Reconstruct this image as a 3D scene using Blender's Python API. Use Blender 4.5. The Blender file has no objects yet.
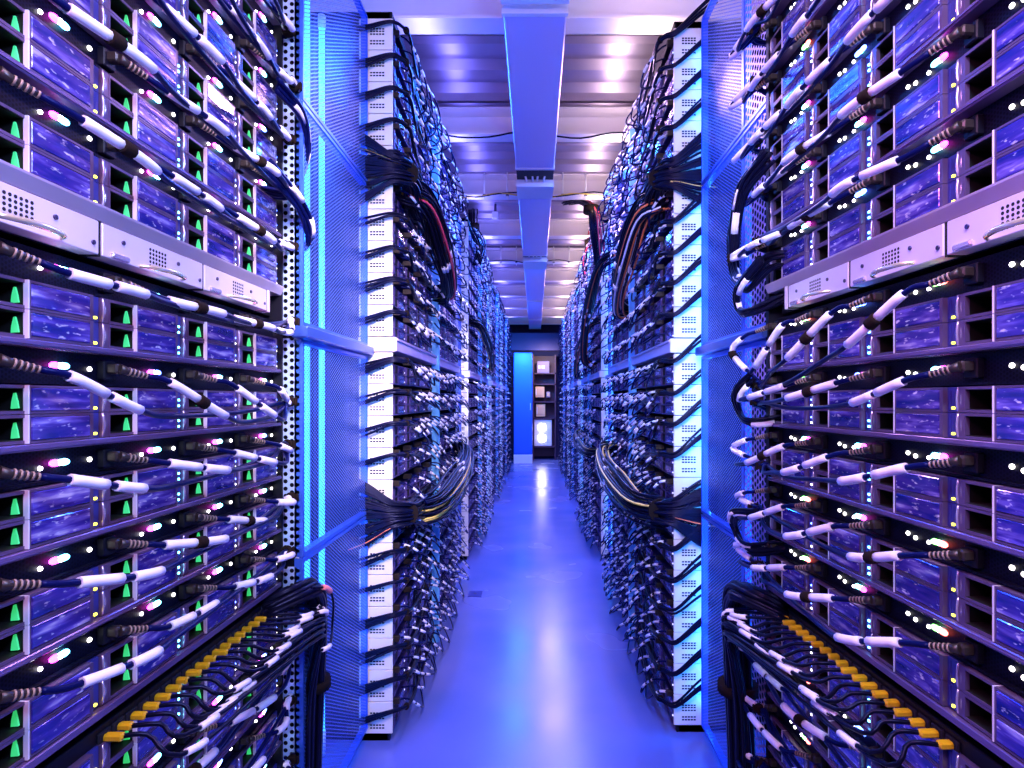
import bpy, math, random
from mathutils import Vector, Matrix
R = random.Random(7)
scn = bpy.context.scene
col = scn.collection
EYE = 1.43
F = 600.0
VPX, VPY = 535.0, 400.0
NUM = ['zeroth', 'first', 'second', 'third', 'fourth', 'fifth', 'sixth', 'seventh', 'eighth', 'ninth', 'tenth',
       'eleventh', 'twelfth', 'thirteenth', 'fourteenth', 'fifteenth', 'sixteenth', 'seventeenth', 'eighteenth',
       'nineteenth', 'twentieth', 'twenty-first', 'twenty-second', 'twenty-third', 'twenty-fourth']

# ------------------------------------------------------------------ materials
def new_mat(name):
    m = bpy.data.materials.new(name); m.use_nodes = True
    nt = m.node_tree
    return m, nt, nt.nodes['Principled BSDF']

def mat(name, c, rough=.4, metal=0., emit=None, es=0., spec=.5, var=0., scale=30., bump=0., stretch=(1, 1, 1)):
    m, nt, b = new_mat(name)
    b.inputs['Base Color'].default_value = (*c, 1)
    b.inputs['Roughness'].default_value = rough
    b.inputs['Metallic'].default_value = metal
    b.inputs['Specular IOR Level'].default_value = spec
    if emit:
        b.inputs['Emission Color'].default_value = (*emit, 1)
        b.inputs['Emission Strength'].default_value = es
    if var or bump:
        tc = nt.nodes.new('ShaderNodeTexCoord'); mp = nt.nodes.new('ShaderNodeMapping')
        mp.inputs['Scale'].default_value = stretch
        nz = nt.nodes.new('ShaderNodeTexNoise'); nz.inputs['Scale'].default_value = scale
        nz.inputs['Detail'].default_value = 4
        nt.links.new(tc.outputs['Object'], mp.inputs['Vector']); nt.links.new(mp.outputs[0], nz.inputs['Vector'])
        if var:
            r = nt.nodes.new('ShaderNodeMixRGB'); r.blend_type = 'MIX'
            r.inputs[1].default_value = (*[max(0, x * (1 - var)) for x in c], 1)
            r.inputs[2].default_value = (*[min(1, x * (1 + var)) for x in c], 1)
            nt.links.new(nz.outputs['Fac'], r.inputs[0]); nt.links.new(r.outputs[0], b.inputs['Base Color'])
        if bump:
            bp = nt.nodes.new('ShaderNodeBump'); bp.inputs['Strength'].default_value = bump
            bp.inputs['Distance'].default_value = .002
            nt.links.new(nz.outputs['Fac'], bp.inputs['Height']); nt.links.new(bp.outputs[0], b.inputs['Normal'])
    return m

def holes_mat(name, c, pitch, radius, rough=.35, metal=.4, dark=None):
    """sheet metal punched with a hexagonal grid of round holes (u along the sheet, v up); holes are open unless DARK is a colour"""
    m, nt, b = new_mat(name)
    N, L = nt.nodes, nt.links
    def mth(op, a, b_=None, c_=None):
        n = N.new('ShaderNodeMath'); n.operation = op
        for i, x in enumerate((a, b_, c_)):
            if x is None: continue
            if isinstance(x, (int, float)): n.inputs[i].default_value = x
            else: L.new(x, n.inputs[i])
        return n.outputs[0]
    uv = N.new('ShaderNodeUVMap'); sx = N.new('ShaderNodeSeparateXYZ'); L.new(uv.outputs[0], sx.inputs[0])
    u, v = sx.outputs[0], sx.outputs[1]
    W, H = pitch * math.sqrt(3), pitch
    def cell(du, dv):
        a = mth('MULTIPLY', mth('SUBTRACT', mth('FRACT', mth('ADD', mth('DIVIDE', u, W), du)), .5), W)
        c2 = mth('MULTIPLY', mth('SUBTRACT', mth('FRACT', mth('ADD', mth('DIVIDE', v, H), dv)), .5), H)
        return mth('SQRT', mth('ADD', mth('MULTIPLY', a, a), mth('MULTIPLY', c2, c2)))
    d = mth('MINIMUM', cell(0., 0.), cell(.5, .5))
    solid = mth('GREATER_THAN', d, radius)
    b.inputs['Roughness'].default_value = rough; b.inputs['Metallic'].default_value = metal
    b.inputs['Base Color'].default_value = (*c, 1)
    if dark:
        mx = N.new('ShaderNodeMixRGB'); L.new(solid, mx.inputs[0])
        mx.inputs[1].default_value = (*dark, 1); mx.inputs[2].default_value = (*c, 1)
        L.new(mx.outputs[0], b.inputs['Base Color'])
    else:
        L.new(solid, b.inputs['Alpha'])
    return m

def cover_mat():
    """clear server cover over mixed components: violet plastic, highlight streaks and glints put into the colour"""
    m, nt, b = new_mat('server_cover'); N, L = nt.nodes, nt.links
    tc = N.new('ShaderNodeTexCoord'); oi = N.new('ShaderNodeObjectInfo')
    ad = N.new('ShaderNodeVectorMath'); ad.operation = 'ADD'
    ml = N.new('ShaderNodeMath'); ml.operation = 'MULTIPLY'; ml.inputs[1].default_value = 37.
    L.new(oi.outputs['Random'], ml.inputs[0])
    L.new(tc.outputs['Object'], ad.inputs[0]); L.new(ml.outputs[0], ad.inputs[1])
    mp = N.new('ShaderNodeMapping'); mp.inputs['Scale'].default_value = (9, 1, 60); L.new(ad.outputs[0], mp.inputs[0])
    nz = N.new('ShaderNodeTexNoise'); nz.inputs['Scale'].default_value = 1.; nz.inputs['Detail'].default_value = 3
    L.new(mp.outputs[0], nz.inputs['Vector'])
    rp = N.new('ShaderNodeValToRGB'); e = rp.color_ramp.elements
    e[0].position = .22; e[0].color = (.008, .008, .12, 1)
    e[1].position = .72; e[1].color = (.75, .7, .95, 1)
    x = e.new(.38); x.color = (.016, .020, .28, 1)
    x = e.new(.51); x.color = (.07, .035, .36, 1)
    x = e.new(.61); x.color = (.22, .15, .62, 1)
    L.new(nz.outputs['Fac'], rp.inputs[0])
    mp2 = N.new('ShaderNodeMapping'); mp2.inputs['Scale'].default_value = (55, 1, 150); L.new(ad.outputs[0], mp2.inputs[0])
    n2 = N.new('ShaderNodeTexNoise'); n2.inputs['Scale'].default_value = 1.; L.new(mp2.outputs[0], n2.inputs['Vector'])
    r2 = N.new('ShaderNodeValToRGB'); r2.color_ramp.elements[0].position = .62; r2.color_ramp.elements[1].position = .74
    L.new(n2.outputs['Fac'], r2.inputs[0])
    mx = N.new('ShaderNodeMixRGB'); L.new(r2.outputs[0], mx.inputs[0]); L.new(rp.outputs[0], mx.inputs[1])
    mx.inputs[2].default_value = (1, .92, 1, 1)  # glints painted as near-white specks
    L.new(mx.outputs[0], b.inputs['Base Color'])
    bp = N.new('ShaderNodeBump'); bp.inputs['Strength'].default_value = .5; bp.inputs['Distance'].default_value = .003
    L.new(nz.outputs['Fac'], bp.inputs['Height']); L.new(bp.outputs[0], b.inputs['Normal'])
    b.inputs['Roughness'].default_value = .22; b.inputs['Metallic'].default_value = .35
    b.inputs['Coat Weight'].default_value = .6; b.inputs['Coat Roughness'].default_value = .08
    return m

def floor_mat():
    m, nt, b = new_mat('epoxy_floor'); N, L = nt.nodes, nt.links
    tc = N.new('ShaderNodeTexCoord'); nz = N.new('ShaderNodeTexNoise'); nz.inputs['Scale'].default_value = 1.6
    nz.inputs['Detail'].default_value = 2; L.new(tc.outputs['Object'], nz.inputs['Vector'])
    rp = N.new('ShaderNodeValToRGB'); e = rp.color_ramp.elements
    e[0].position = .3; e[0].color = (.10, .15, .42, 1); e[1].position = .7; e[1].color = (.17, .18, .46, 1)
    L.new(nz.outputs['Fac'], rp.inputs[0]); L.new(rp.outputs[0], b.inputs['Base Color'])
    r2 = N.new('ShaderNodeMapRange'); r2.inputs[3].default_value = .16; r2.inputs[4].default_value = .34
    L.new(nz.outputs['Fac'], r2.inputs[0]); L.new(r2.outputs[0], b.inputs['Roughness'])
    b.inputs['Specular IOR Level'].default_value = .7
    return m

M = {}
M['metal'] = mat('lilac_steel', (.12, .075, .165), .34, .25, var=.12, scale=25)
M['rail'] = mat('rail_steel', (.17, .11, .27), .26, .4)
M['handle'] = mat('pale_handle', (.78, .68, .80), .25, .7)
M['strip'] = mat('white_edge', (.88, .82, .88), .4)
M['ledcol'] = mat('indigo_plastic', (.035, .035, .24), .3)
M['bay'] = mat('black_bay', (.004, .003, .003), .6)
M['cover'] = cover_mat()
M['shelf'] = holes_mat('connector_shelf_black', (.006, .006, .022), .007, .0022, .45, .0, dark=(.001, .001, .004))
M['black'] = mat('black_paint', (.005, .005, .012), .5, spec=.2)
M['cable'] = mat('blue_black_cable', (.002, .004, .055), .34, spec=.2)
M['bcable'] = mat('black_cable', (.003, .003, .012), .34, spec=.25)
M['label'] = mat('white_wrap', (.92, .88, .94), .5)
M['boot'] = mat('dark_rubber', (.026, .019, .017), .4, var=.5, scale=200)
M['ring'] = mat('highlight_ring', (.38, .27, .19), .35)  # warm highlights on the rubber ribs put into the ring colour
M['velcro'] = mat('velcro', (.016, .010, .008), .95, spec=.1, bump=.6, scale=400)
M['psu'] = mat('pale_psu', (.84, .74, .86), .35, .25)
M['lip'] = mat('brushed_lip', (.50, .40, .50), .3, .35, var=.2, scale=6)
M['screw'] = mat('dark_screw', (.10, .08, .16), .3, .8)
M['brass'] = mat('brass_handle', (.95, .85, .55), .25, .7)
M['hole'] = mat('dark_hole', (.004, .003, .01), .8)
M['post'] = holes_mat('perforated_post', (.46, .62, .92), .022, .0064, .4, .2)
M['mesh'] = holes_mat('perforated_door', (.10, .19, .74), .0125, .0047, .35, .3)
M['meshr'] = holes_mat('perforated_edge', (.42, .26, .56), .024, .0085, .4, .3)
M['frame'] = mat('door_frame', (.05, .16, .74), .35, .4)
M['ledge'] = mat('ledge_steel', (.05, .12, .50), .3, .5)
M['plate'] = mat('white_plate', (.92, .82, .64), .45, var=.05, scale=8)
M['cpost'] = mat('sky_post', (.16, .54, .95), .4)
M['pinkshelf'] = mat('pink_shelf', (.70, .55, .78), .35, .3)
M['fmetal'] = mat('violet_bezel', (.09, .06, .24), .35, .3)
M['fsrv'] = mat('far_server_face', (.03, .022, .13), .3, .3, var=.6, scale=60, stretch=(.5, 1, 3))
M['fglint'] = mat('server_glint', (.62, .55, .85), .25, .5)
M['floor'] = floor_mat()
M['deck'] = mat('deck_steel', (.36, .30, .42), .30, .75, var=.2, scale=3)
M['beam'] = mat('beam_paint', (.80, .74, .78), .45, var=.08, scale=5)
M['duct'] = mat('duct_paint', (.66, .60, .92), .4)
M['white'] = mat('white_paint', (.86, .85, .88), .5)
M['shelf'].node_tree.nodes['Principled BSDF'].inputs['Specular IOR Level'].default_value = .08
for k_ in ('cable', 'bcable'): M[k_].node_tree.nodes['Principled BSDF'].inputs['Specular Tint'].default_value = (.45, .5, 1, 1)
M['gapw'] = mat('pale_blue_panel', (.10, .38, .95), .5)
M['wall'] = mat('wall_paint', (.06, .09, .34), .7, var=.1, scale=3)
M['endwall'] = mat('end_wall_paint', (.03, .03, .12), .7, var=.2, scale=3)
M['bluedoor'] = mat('blue_lit_door', (.02, .16, .80), .4)  # blue light on the cabinet put into its base colour
M['maroon'] = mat('maroon_rack', (.07, .03, .07), .5)
M['tan'] = mat('tan_box', (.80, .52, .30), .5)
M['grey'] = mat('grey_box', (.30, .24, .40), .5)
M['orange'] = mat('orange_cord', (.9, .22, .06), .4)
M['yellow'] = mat('yellow_plug', (.80, .45, .01), .3)
M['ycord'] = mat('yellow_cord', (.85, .62, .12), .4)
M['red'] = mat('red_cord', (.75, .06, .10), .4)
M['pinkc'] = mat('coral_wrap', (.95, .30, .28), .4)
M['tube_b'] = mat('blue_tube', (.1, .4, 1), .4, emit=(.02, .20, 1), es=4)
M['green'] = mat('green_light', (.1, .8, .3), .4, emit=(.06, 1, .22), es=.30)
M['e_mag'] = mat('led_magenta', (1, .1, .9), .4, emit=(1, .05, .85), es=7)
M['e_wht'] = mat('led_white', (1, 1, 1), .4, emit=(1, .92, 1), es=10)
M['e_cya'] = mat('led_cyan', (.3, .9, 1), .4, emit=(.15, .75, 1), es=8)
M['e_blu'] = mat('led_blue', (.1, .2, 1), .4, emit=(.08, .15, 1), es=9)
M['e_grn'] = mat('led_green', (.3, 1, .3), .4, emit=(.2, 1, .15), es=5)
M['e_red'] = mat('led_red', (1, .2, .1), .4, emit=(1, .12, .1), es=7)
M['e_yel'] = mat('led_yellow', (1, .9, .1), .4, emit=(1, .85, .05), es=3)
M['e_dot'] = mat('led_dot', (1, 1, .95), .4, emit=(1, .95, .9), es=4)
M['e_far'] = mat('led_far', (.6, .6, 1), .4, emit=(.5, .5, 1), es=1.2)
M['e_lamp'] = mat('lamp_white', (1, 1, 1), .4, emit=(1, .95, .95), es=8)

# ------------------------------------------------------------------ mesh builder
class MB:
    def __init__(s): s.v, s.f, s.m, s.s, s.uv = [], [], [], [], {}
    def face(s, idx, mi=0, sm=False): s.f.append(tuple(idx)); s.m.append(mi); s.s.append(sm)
    def box(s, x0, x1, y0, y1, z0, z1, mi=0):
        b = len(s.v)
        s.v += [(x, y, z) for z in (z0, z1) for y in (y0, y1) for x in (x0, x1)]
        for q in ((0, 2, 3, 1), (4, 5, 7, 6), (0, 1, 5, 4), (2, 6, 7, 3), (0, 4, 6, 2), (1, 3, 7, 5)):
            s.face([b + i for i in q], mi)
        return s
    def bbox(s, x0, x1, y0, y1, z0, z1, c, mi=0):
        """box with its four y-running edges and its front edges chamfered"""
        b = len(s.v)
        def ring(y, k):
            X0, X1, Z0, Z1 = x0 + k, x1 - k, z0 + k, z1 - k
            return [(X0 + c, y, Z0), (X1 - c, y, Z0), (X1, y, Z0 + c), (X1, y, Z1 - c), (X1 - c, y, Z1), (X0 + c, y, Z1), (X0, y, Z1 - c), (X0, y, Z0 + c)]
        rs = [ring(y0, c), ring(y0 + c, 0), ring(y1 - c, 0), ring(y1, c)]
        for r in rs: s.v += r
        for i in range(3):
            for j in range(8):
                k = (j + 1) % 8
                s.face([b + i * 8 + j, b + i * 8 + k, b + i * 8 + 8 + k, b + i * 8 + 8 + j], mi)
        s.face([b + j for j in range(7, -1, -1)], mi); s.face([b + 24 + j for j in range(8)], mi)
        return s
    def prism(s, pts, axis, a0, a1, mi=0):
        """polygon PTS (2-D) extruded along AXIS from a0 to a1"""
        b, n = len(s.v), len(pts)
        for a in (a0, a1):
            for p, q in pts: s.v.append({'x': (a, p, q), 'y': (p, a, q), 'z': (p, q, a)}[axis])
        for i in range(n):
            j = (i + 1) % n
            s.face([b + i, b + j, b + n + j, b + n + i], mi)
        s.face(range(b + n - 1, b - 1, -1), mi); s.face(range(b + n, b + 2 * n), mi)
        return s
    def tube(s, pts, r, n=6, mi=0, cap=True):
        pts = [Vector(p) for p in pts]
        rr = r if isinstance(r, (list, tuple)) else [r] * len(pts)
        b = len(s.v); up = None
        for i, p in enumerate(pts):
            t = (pts[min(i + 1, len(pts) - 1)] - pts[max(i - 1, 0)])
            t = t.normalized() if t.length > 1e-9 else Vector((0, 0, 1))
            if up is None:
                up = Vector((0, 0, 1)) if abs(t.z) < .9 else Vector((1, 0, 0))
            a = up - t * up.dot(t)
            if a.length < 1e-6: a = t.orthogonal()
            a.normalize(); up = a; c = t.cross(a)
            for k in range(n):
                w = 2 * math.pi * k / n
                q = p + (a * math.cos(w) + c * math.sin(w)) * rr[i]
                s.v.append(tuple(q))
        for i in range(len(pts) - 1):
            for k in range(n):
                l = (k + 1) % n
                s.face([b + i * n + k, b + i * n + l, b + (i + 1) * n + l, b + (i + 1) * n + k], mi, True)
        if cap:
            s.face([b + k for k in range(n - 1, -1, -1)], mi)
            e = b + (len(pts) - 1) * n
            s.face([e + k for k in range(n)], mi)
        return s
    def ball(s, c, rx, ry, rz, mi=0, n=8, m=5):
        b = len(s.v)
        for i in range(m + 1):
            t = math.pi * i / m
            for k in range(n):
                w = 2 * math.pi * k / n
                s.v.append((c[0] + rx * math.cos(t) if False else c[0] + rx * math.sin(t) * math.cos(w), c[1] + ry * math.sin(t) * math.sin(w), c[2] + rz * math.cos(t)))
        for i in range(m):
            for k in range(n):
                l = (k + 1) % n
                s.face([b + i * n + k, b + (i + 1) * n + k, b + (i + 1) * n + l, b + i * n + l], mi, True)
        return s
    def sheet(s, p0, pu, pv, mi=0, u0=0.):
        """flat sheet with UVs in metres"""
        p0, pu, pv = Vector(p0), Vector(pu), Vector(pv); b = len(s.v)
        for k, (a, c) in enumerate(((0, 0), (1, 0), (1, 1), (0, 1))):
            s.v.append(tuple(p0 + pu * a + pv * c)); s.uv[b + k] = (a * pu.length + u0, c * pv.length)
        s.face([b, b + 1, b + 2, b + 3], mi)
        return s
    def mesh(s, name, mats):
        me = bpy.data.meshes.new(name); me.from_pydata(s.v, [], s.f)
        for m in (mats if isinstance(mats, (list, tuple)) else [mats]): me.materials.append(M[m])
        me.polygons.foreach_set('material_index', s.m); me.polygons.foreach_set('use_smooth', s.s)
        if s.uv:
            uv = me.uv_layers.new(name='UVMap')
            for l in me.loops: uv.data[l.index].uv = s.uv.get(l.vertex_index, (0, 0))
        me.update(); return me
    def build(s, name, mats, parent=None, loc=(0, 0, 0), **k):
        return obj(name, s.mesh(name, mats), parent, loc, **k)

def tag(o, label=None, cat=None, group=None, kind=None):
    if label: o['label'] = label
    if cat: o['category'] = cat
    if group: o['group'] = group
    if kind: o['kind'] = kind
    return o
def obj(name, me, parent=None, loc=(0, 0, 0), rot=0., **k):
    o = bpy.data.objects.new(name, me); col.objects.link(o)
    o.location = loc; o.rotation_euler = (0, 0, rot)
    if parent: o.parent = parent
    return tag(o, **k)
def thing(name, label, cat, loc=(0, 0, 0), rot=0., group=None):
    return obj(name, None, None, loc, rot, label=label, cat=cat, group=group)
def smooth(pts, n=4):
    """Catmull-Rom through PTS"""
    P = [Vector(p) for p in pts]; P = [P[0] * 2 - P[1]] + P + [P[-1] * 2 - P[-2]]
    out = []
    for i in range(1, len(P) - 2):
        for k in range(n):
            t = k / n; a, b, c, d = P[i - 1], P[i], P[i + 1], P[i + 2]
            out.append(.5 * ((2 * b) + (c - a) * t + (2 * a - 5 * b + 4 * c - d) * t * t + (3 * b - a - 3 * c + d) * t ** 3))
    return out + [P[-2]]
def piece(pts, a, b, n=5):
    """stretch of polyline PTS between arc lengths a and b"""
    pts = [Vector(p) for p in pts]; acc = [0]
    for i in range(1, len(pts)): acc.append(acc[-1] + (pts[i] - pts[i - 1]).length)
    def at(s):
        s = max(0, min(acc[-1], s))
        for i in range(1, len(pts)):
            if acc[i] >= s:
                d = acc[i] - acc[i - 1]
                return pts[i - 1].lerp(pts[i], (s - acc[i - 1]) / d if d > 1e-9 else 0)
        return pts[-1]
    return [at(a + (b - a) * k / n) for k in range(n + 1)]

# ------------------------------------------------------------------ camera
cam = bpy.data.cameras.new('camera'); co = bpy.data.objects.new('camera', cam); col.objects.link(co)
co.location = (0, 0, EYE); co.rotation_euler = (math.pi / 2, 0, 0)
cam.sensor_width = 36; cam.lens = F / 1024 * 36
cam.shift_x = -(VPX - 512) / 1024; cam.shift_y = (VPY - 384) / 1024
cam.clip_start = .02; cam.clip_end = 100
scn.camera = co
def pix(p): return VPX + F * p[0] / p[1], VPY - F * (p[2] - EYE) / p[1]
def in_view(pts, mg=12):
    q = [pix(p) for p in pts if p[1] > .05]
    if not q: return False
    return max(a for a, b in q) > -mg and min(a for a, b in q) < 1024 + mg and max(b for a, b in q) > -mg and min(b for a, b in q) < 768 + mg

# ------------------------------------------------------------------ rack frames of reference
class Frame:
    """front plane of a rack: s runs to the right along the front as one faces it, d out of the front towards the aisle, h above the floor"""
    def __init__(s, x, y, rot): s.o = Vector((x, y, 0)); s.rot = rot; s.m = Matrix.Rotation(rot, 3, 'Z')
    def pt(s, u, d, h): return s.o + s.m @ Vector((u, -d, h))
W, U = .244, .0445
PER, H0 = .158, EYE + .092
NEARL = Frame(-.76, 1.79 - 4 * W, math.pi / 2)
NEARR = Frame(.69 - .05 * .045, 1.715 + .05, math.atan2(-.999, .045))

# ------------------------------------------------------------------ near servers
w, h_ = W - .002, U - .001
def server_meshes():
    D = {}
    b = MB()
    b.box(0, w, .10, .58, 0, h_)
    b.box(0, .075 * w, .005, .10, 0, h_)
    for z0, z1 in ((0, .11 * h_), (.89 * h_, h_)): b.box(.075 * w, .345 * w, .004, .10, z0, z1)
    b.box(.356 * w, .90 * w, .005, .10, 0, h_)
    for z0, z1 in ((0, .08 * h_), (.92 * h_, h_)): b.box(.356 * w, .90 * w, 0, .005, z0, z1)
    b.box(.356 * w, .372 * w, 0, .005, .08 * h_, .92 * h_); b.box(.868 * w, .90 * w, 0, .005, .08 * h_, .92 * h_)
    b.box(.075 * w, .085 * w, .004, .012, .11 * h_, .89 * h_)
    D['chassis'] = b.mesh('chassis', 'metal')
    b = MB(); b.box(.344 * w, .356 * w, -.001, .10, .0, h_); D['edge_strip'] = b.mesh('edge_strip', 'strip')
    b = MB(); t = .001; x0, x1, z0, z1 = .075 * w, .343 * w, .11 * h_, .89 * h_
    b.box(x0, x1, .098, .0995, z0, z1); b.box(x0, x0 + t, .013, .098, z0, z1); b.box(x1 - t, x1, .006, .098, z0, z1)
    b.box(x0, x1, .006, .098, z0, z0 + t); b.box(x0, x1, .006, .098, z1 - t, z1)
    D['bay_lining'] = b.mesh('bay_lining', 'bay')
    hz = z1 - z0; b = MB(); g = [(.010, z0 + .004), (.0215, z0 + .003), (.0205, z0 + .40 * hz), (.0175, z0 + .78 * hz), (.0150, z0 + .80 * hz), (.012, z0 + .45 * hz)]
    b.prism(g, 'x', x1 - .004, x1 - .0012); D['bay_light'] = b.mesh('bay_light', 'green')
    b = MB(); b.bbox(.374 * w, .866 * w, -.001, .005, .10 * h_, .90 * h_, .0012); D['cover_panel'] = b.mesh('cover_panel', 'cover')
    b = MB(); b.box(.90 * w, w, .009, .10, 0, h_)
    b.box(.925 * w, .935 * w, .007, .009, .1 * h_, .9 * h_); D['led_column'] = b.mesh('led_column', 'ledcol')
    b = MB(); arc = [(.012 * w, .006 - .0025 * math.sin(math.pi * k / 6), h_ * (.02 + .96 * k / 6)) for k in range(7)]
    b.tube(arc, .0021, 6); b.tube([(p[0] + .030 * w, p[1] + .002, p[2]) for p in arc], .0013, 5); D['handle'] = b.mesh('handle', 'handle')
    for nme, mt, dots in (('y', ['e_yel', 'e_cya'], [(.16, 0)]), ('b', ['e_cya', 'e_blu'], [(.2, 0), (.48, 0)]), ('w', ['e_dot', 'e_blu'], [(.18, 0), (.5, 1)])):
        b = MB()
        for z, mi in dots: b.bbox(.950 * w, .974 * w, .006, .0105, h_ * (z - .05), h_ * (z + .05), .0008, mi)
        D['leds' + nme] = b.mesh('status_led', mt)
    return D
SRV = server_meshes()
LEDC = ['y', 'b', 'w', 'w']
def make_server(fr, s, h, led, label, group):
    t = thing('slim_server', label, 'server', fr.pt(s, 0, h), fr.rot, group)
    for k in ('chassis', 'edge_strip', 'bay_lining', 'bay_light', 'cover_panel', 'led_column', 'handle'): obj(k, SRV[k], t)
    obj('status_led', SRV['leds' + led], t)
    return t

LEVELS = [('A', k, EYE + .338 + PER * (k - 1)) for k in range(1, 7)] + [('B', k, H0 - PER * (k - 1)) for k in range(1, 10)]
def level_words(l, k): return ('%s row above' if l == 'A' else '%s row below') % NUM[k]
SIDES = (('left', NEARL, 'blue-lit near rack on the left'), ('right', NEARR, 'purple near rack on the right'))
COLW = {'left': ['column nearest the camera', 'second column', 'third column', 'column nearest the perforated post'],
        'right': ['column nearest the perforated door', 'third column', 'second column', 'column nearest the camera']}
n_srv = 0
for side, fr, rk in SIDES:
    for l, k, hb in LEVELS:
        for c in range(4):
            for j in (0, 1):
                s, h = c * W + .001, hb + j * U + .0005
                if not in_view([fr.pt(s + a, 0, h + b) for a in (0, w) for b in (0, h_)]): continue
                n_srv += 1
                cw = COLW[side][c].replace('column nearest the', 'nearest the')
                lab = f"{'upper' if j else 'lower'} slim server, {level_words(l, k)} pink power shelf, {cw}, near {side} rack"
                make_server(fr, s, h, LEDC[c] if side == 'left' else 'wbyw'[c], lab, 'slim servers in the near racks')

# ------------------------------------------------------------------ connector shelves between the server rows
LED_FR = {'left': .68, 'right': .77}
def light_mesh(combo, name):
    b = MB(); L = .0155
    b.ball((-L * .62, 0, 0), L * .72, .005, .0060, 0); b.ball((0, -.001, 0), L * .62, .0052, .0050, 1); b.ball((L * .66, 0, 0), L * .72, .005, .0058, 2)  # coloured end balls stand in for the halo round the white light
    return b.mesh(name, combo)
LIGHT = [light_mesh(c, 'status_light') for c in (('e_mag', 'e_wht', 'e_cya'), ('e_mag', 'e_wht', 'e_blu'), ('e_red', 'e_wht', 'e_grn'), ('e_blu', 'e_cya', 'e_blu'))]
def dot_mesh(r, m):
    b = MB(); b.ball((0, 0, 0), r, .003, r * .9); return b.mesh('indicator_dot', m)
DOT = dot_mesh(.0048, 'e_dot'); DOTP = dot_mesh(.0040, 'e_wht')
SH = MB(); SH.box(0, 4 * W, .022, .45, .001, .0555)
SH.box(0, 4 * W, .012, .022, .001, .006); SH_M = SH.mesh('shelf_body', 'shelf')
def shelf_uv(me):
    uv = me.uv_layers.new(name='UVMap')
    for l in me.loops:
        v = me.vertices[l.vertex_index].co; uv.data[l.index].uv = (v.x, v.z)
shelf_uv(SH_M)
RL = MB(); RL.bbox(0, 4 * W, -.004, .03, .0565, .0675, .0015); RL.box(0, 4 * W, -.006, .0, .0600, .0622); RL_M = RL.mesh('front_rail', 'rail')
SK = MB(); SK.bbox(0, .030, .008, .022, .012, .046, .002); SK_M = SK.mesh('socket', 'black')
def make_shelf(side, fr, hb, label, rail=True):
    t = thing('connector_shelf', label, 'connector shelf', fr.pt(0, 0, hb - .068), fr.rot, 'connector shelves in the near racks')
    obj('shelf_body', SH_M, t)
    if rail: obj('front_rail', RL_M, t)
    for c in range(4):
        e = LED_FR[side] if side == 'left' else LED_FR[side]
        combo = R.choice((0, 0, 0, 1)) if side == 'left' else (R.choice((0, 0, 2)) if hb > EYE - .2 else 2)
        if side == 'right' and c == 1: combo = R.choice((1, 3, 0))
        sg = obj('status_light', LIGHT[combo], t, (W * (c + e), .017, .032))
        if side == 'right': sg.rotation_euler = (0, 0, math.pi); sg.location.y = .017
        obj('indicator_dot', DOTP, t, (W * (c + e - .14 if side == 'left' else c + e - .13), .02, .026))
        for q in ((.97,) if side == 'left' else (.40, .49)): obj('indicator_dot', DOT, t, (W * (c + q) - (.006 if c == 3 and side == 'left' else 0), .02, .03 - .004 * (q == .49)))
        obj('socket', SK_M, t, (W * c + .012, 0, 0))
    return t
SHELF_H = {}
for side, fr, rk in SIDES:
    lev = [(l, k, hb) for l, k, hb in LEVELS if not (l == 'A' and k == 1)] + [('P', 0, EYE + .25)]
    for l, k, hb in lev:
        if not in_view([fr.pt(s, 0, hb - z) for s in (0, 2 * W, 4 * W) for z in (0, .07)]): continue
        SHELF_H[(side, l, k)] = hb
        if (l, k) == ('B', 5): continue
        where = 'directly under the pink power shelf' if l == 'P' else f'under the {level_words(l, k)} pink power shelf'
        make_shelf(side, fr, hb, f'black connector shelf {where}, near {side} rack', rail=l != 'P')

# ------------------------------------------------------------------ power shelf modules
PWS = {'left': (-.09, .325), 'right': (.132, .295)}
PW = .295
def psu_meshes(PW):
    D = {}
    b = MB(); b.bbox(0, PW - .009, 0, .40, 0, .058, .0012); D['faceplate'] = b.mesh('faceplate', 'psu')
    b = MB()
    for r in range(5):
        for c in range(6):
            x, z = PW * .40 + c * .0095, .012 + r * .008
            b.tube([(x, -.0006, z), (x, .002, z)], .0029, 8)
    D['vent_holes'] = b.mesh('vent_holes', 'hole')
    b = MB(); b.tube([(0, -.0025, 0), (0, .003, 0)], .0042, 10); D['screw'] = b.mesh('screw', 'screw')
    b = MB(); arc = smooth([(PW * .30, .0, .004), (PW * .36, -.016, .005), (PW * .50, -.026, .006), (PW * .66, -.018, .006), (PW * .72, 0, .006)], 4)
    b.tube(arc, [.003 + .0022 * math.sin(math.pi * i / (len(arc) - 1)) for i in range(len(arc))], 8); D['pull_handle'] = b.mesh('pull_handle', 'brass')
    b = MB(); b.bbox(PW * .06, PW * .20, -.006, .002, .002, .012, .002); D['latch'] = b.mesh('latch', 'handle')
    return D
PSUS = {k: psu_meshes(v[1]) for k, v in PWS.items()}
POSN = {'left': ['nearest the camera', 'in the middle', 'nearest the perforated post'], 'right': ['nearest the perforated door', 'in the middle', 'nearest the camera']}
for side, fr, rk in SIDES:
    off, pw = PWS[side]
    for i in range(3):
        t = thing('power_supply_module', f'pink power supply module with vent holes and handle, {POSN[side][i]}, near {side} rack', 'power supply',
                  fr.pt(off + i * pw, .004, EYE + .252), fr.rot, 'power supply modules in the near racks')
        for k in ('faceplate', 'vent_holes', 'pull_handle', 'latch'): obj(k, PSUS[side][k], t)
        for x, z in ((.16, .036), (.68, .036), (.93, .018)): obj('screw', PSUS[side]['screw'], t, (pw * x, 0, z))

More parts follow.
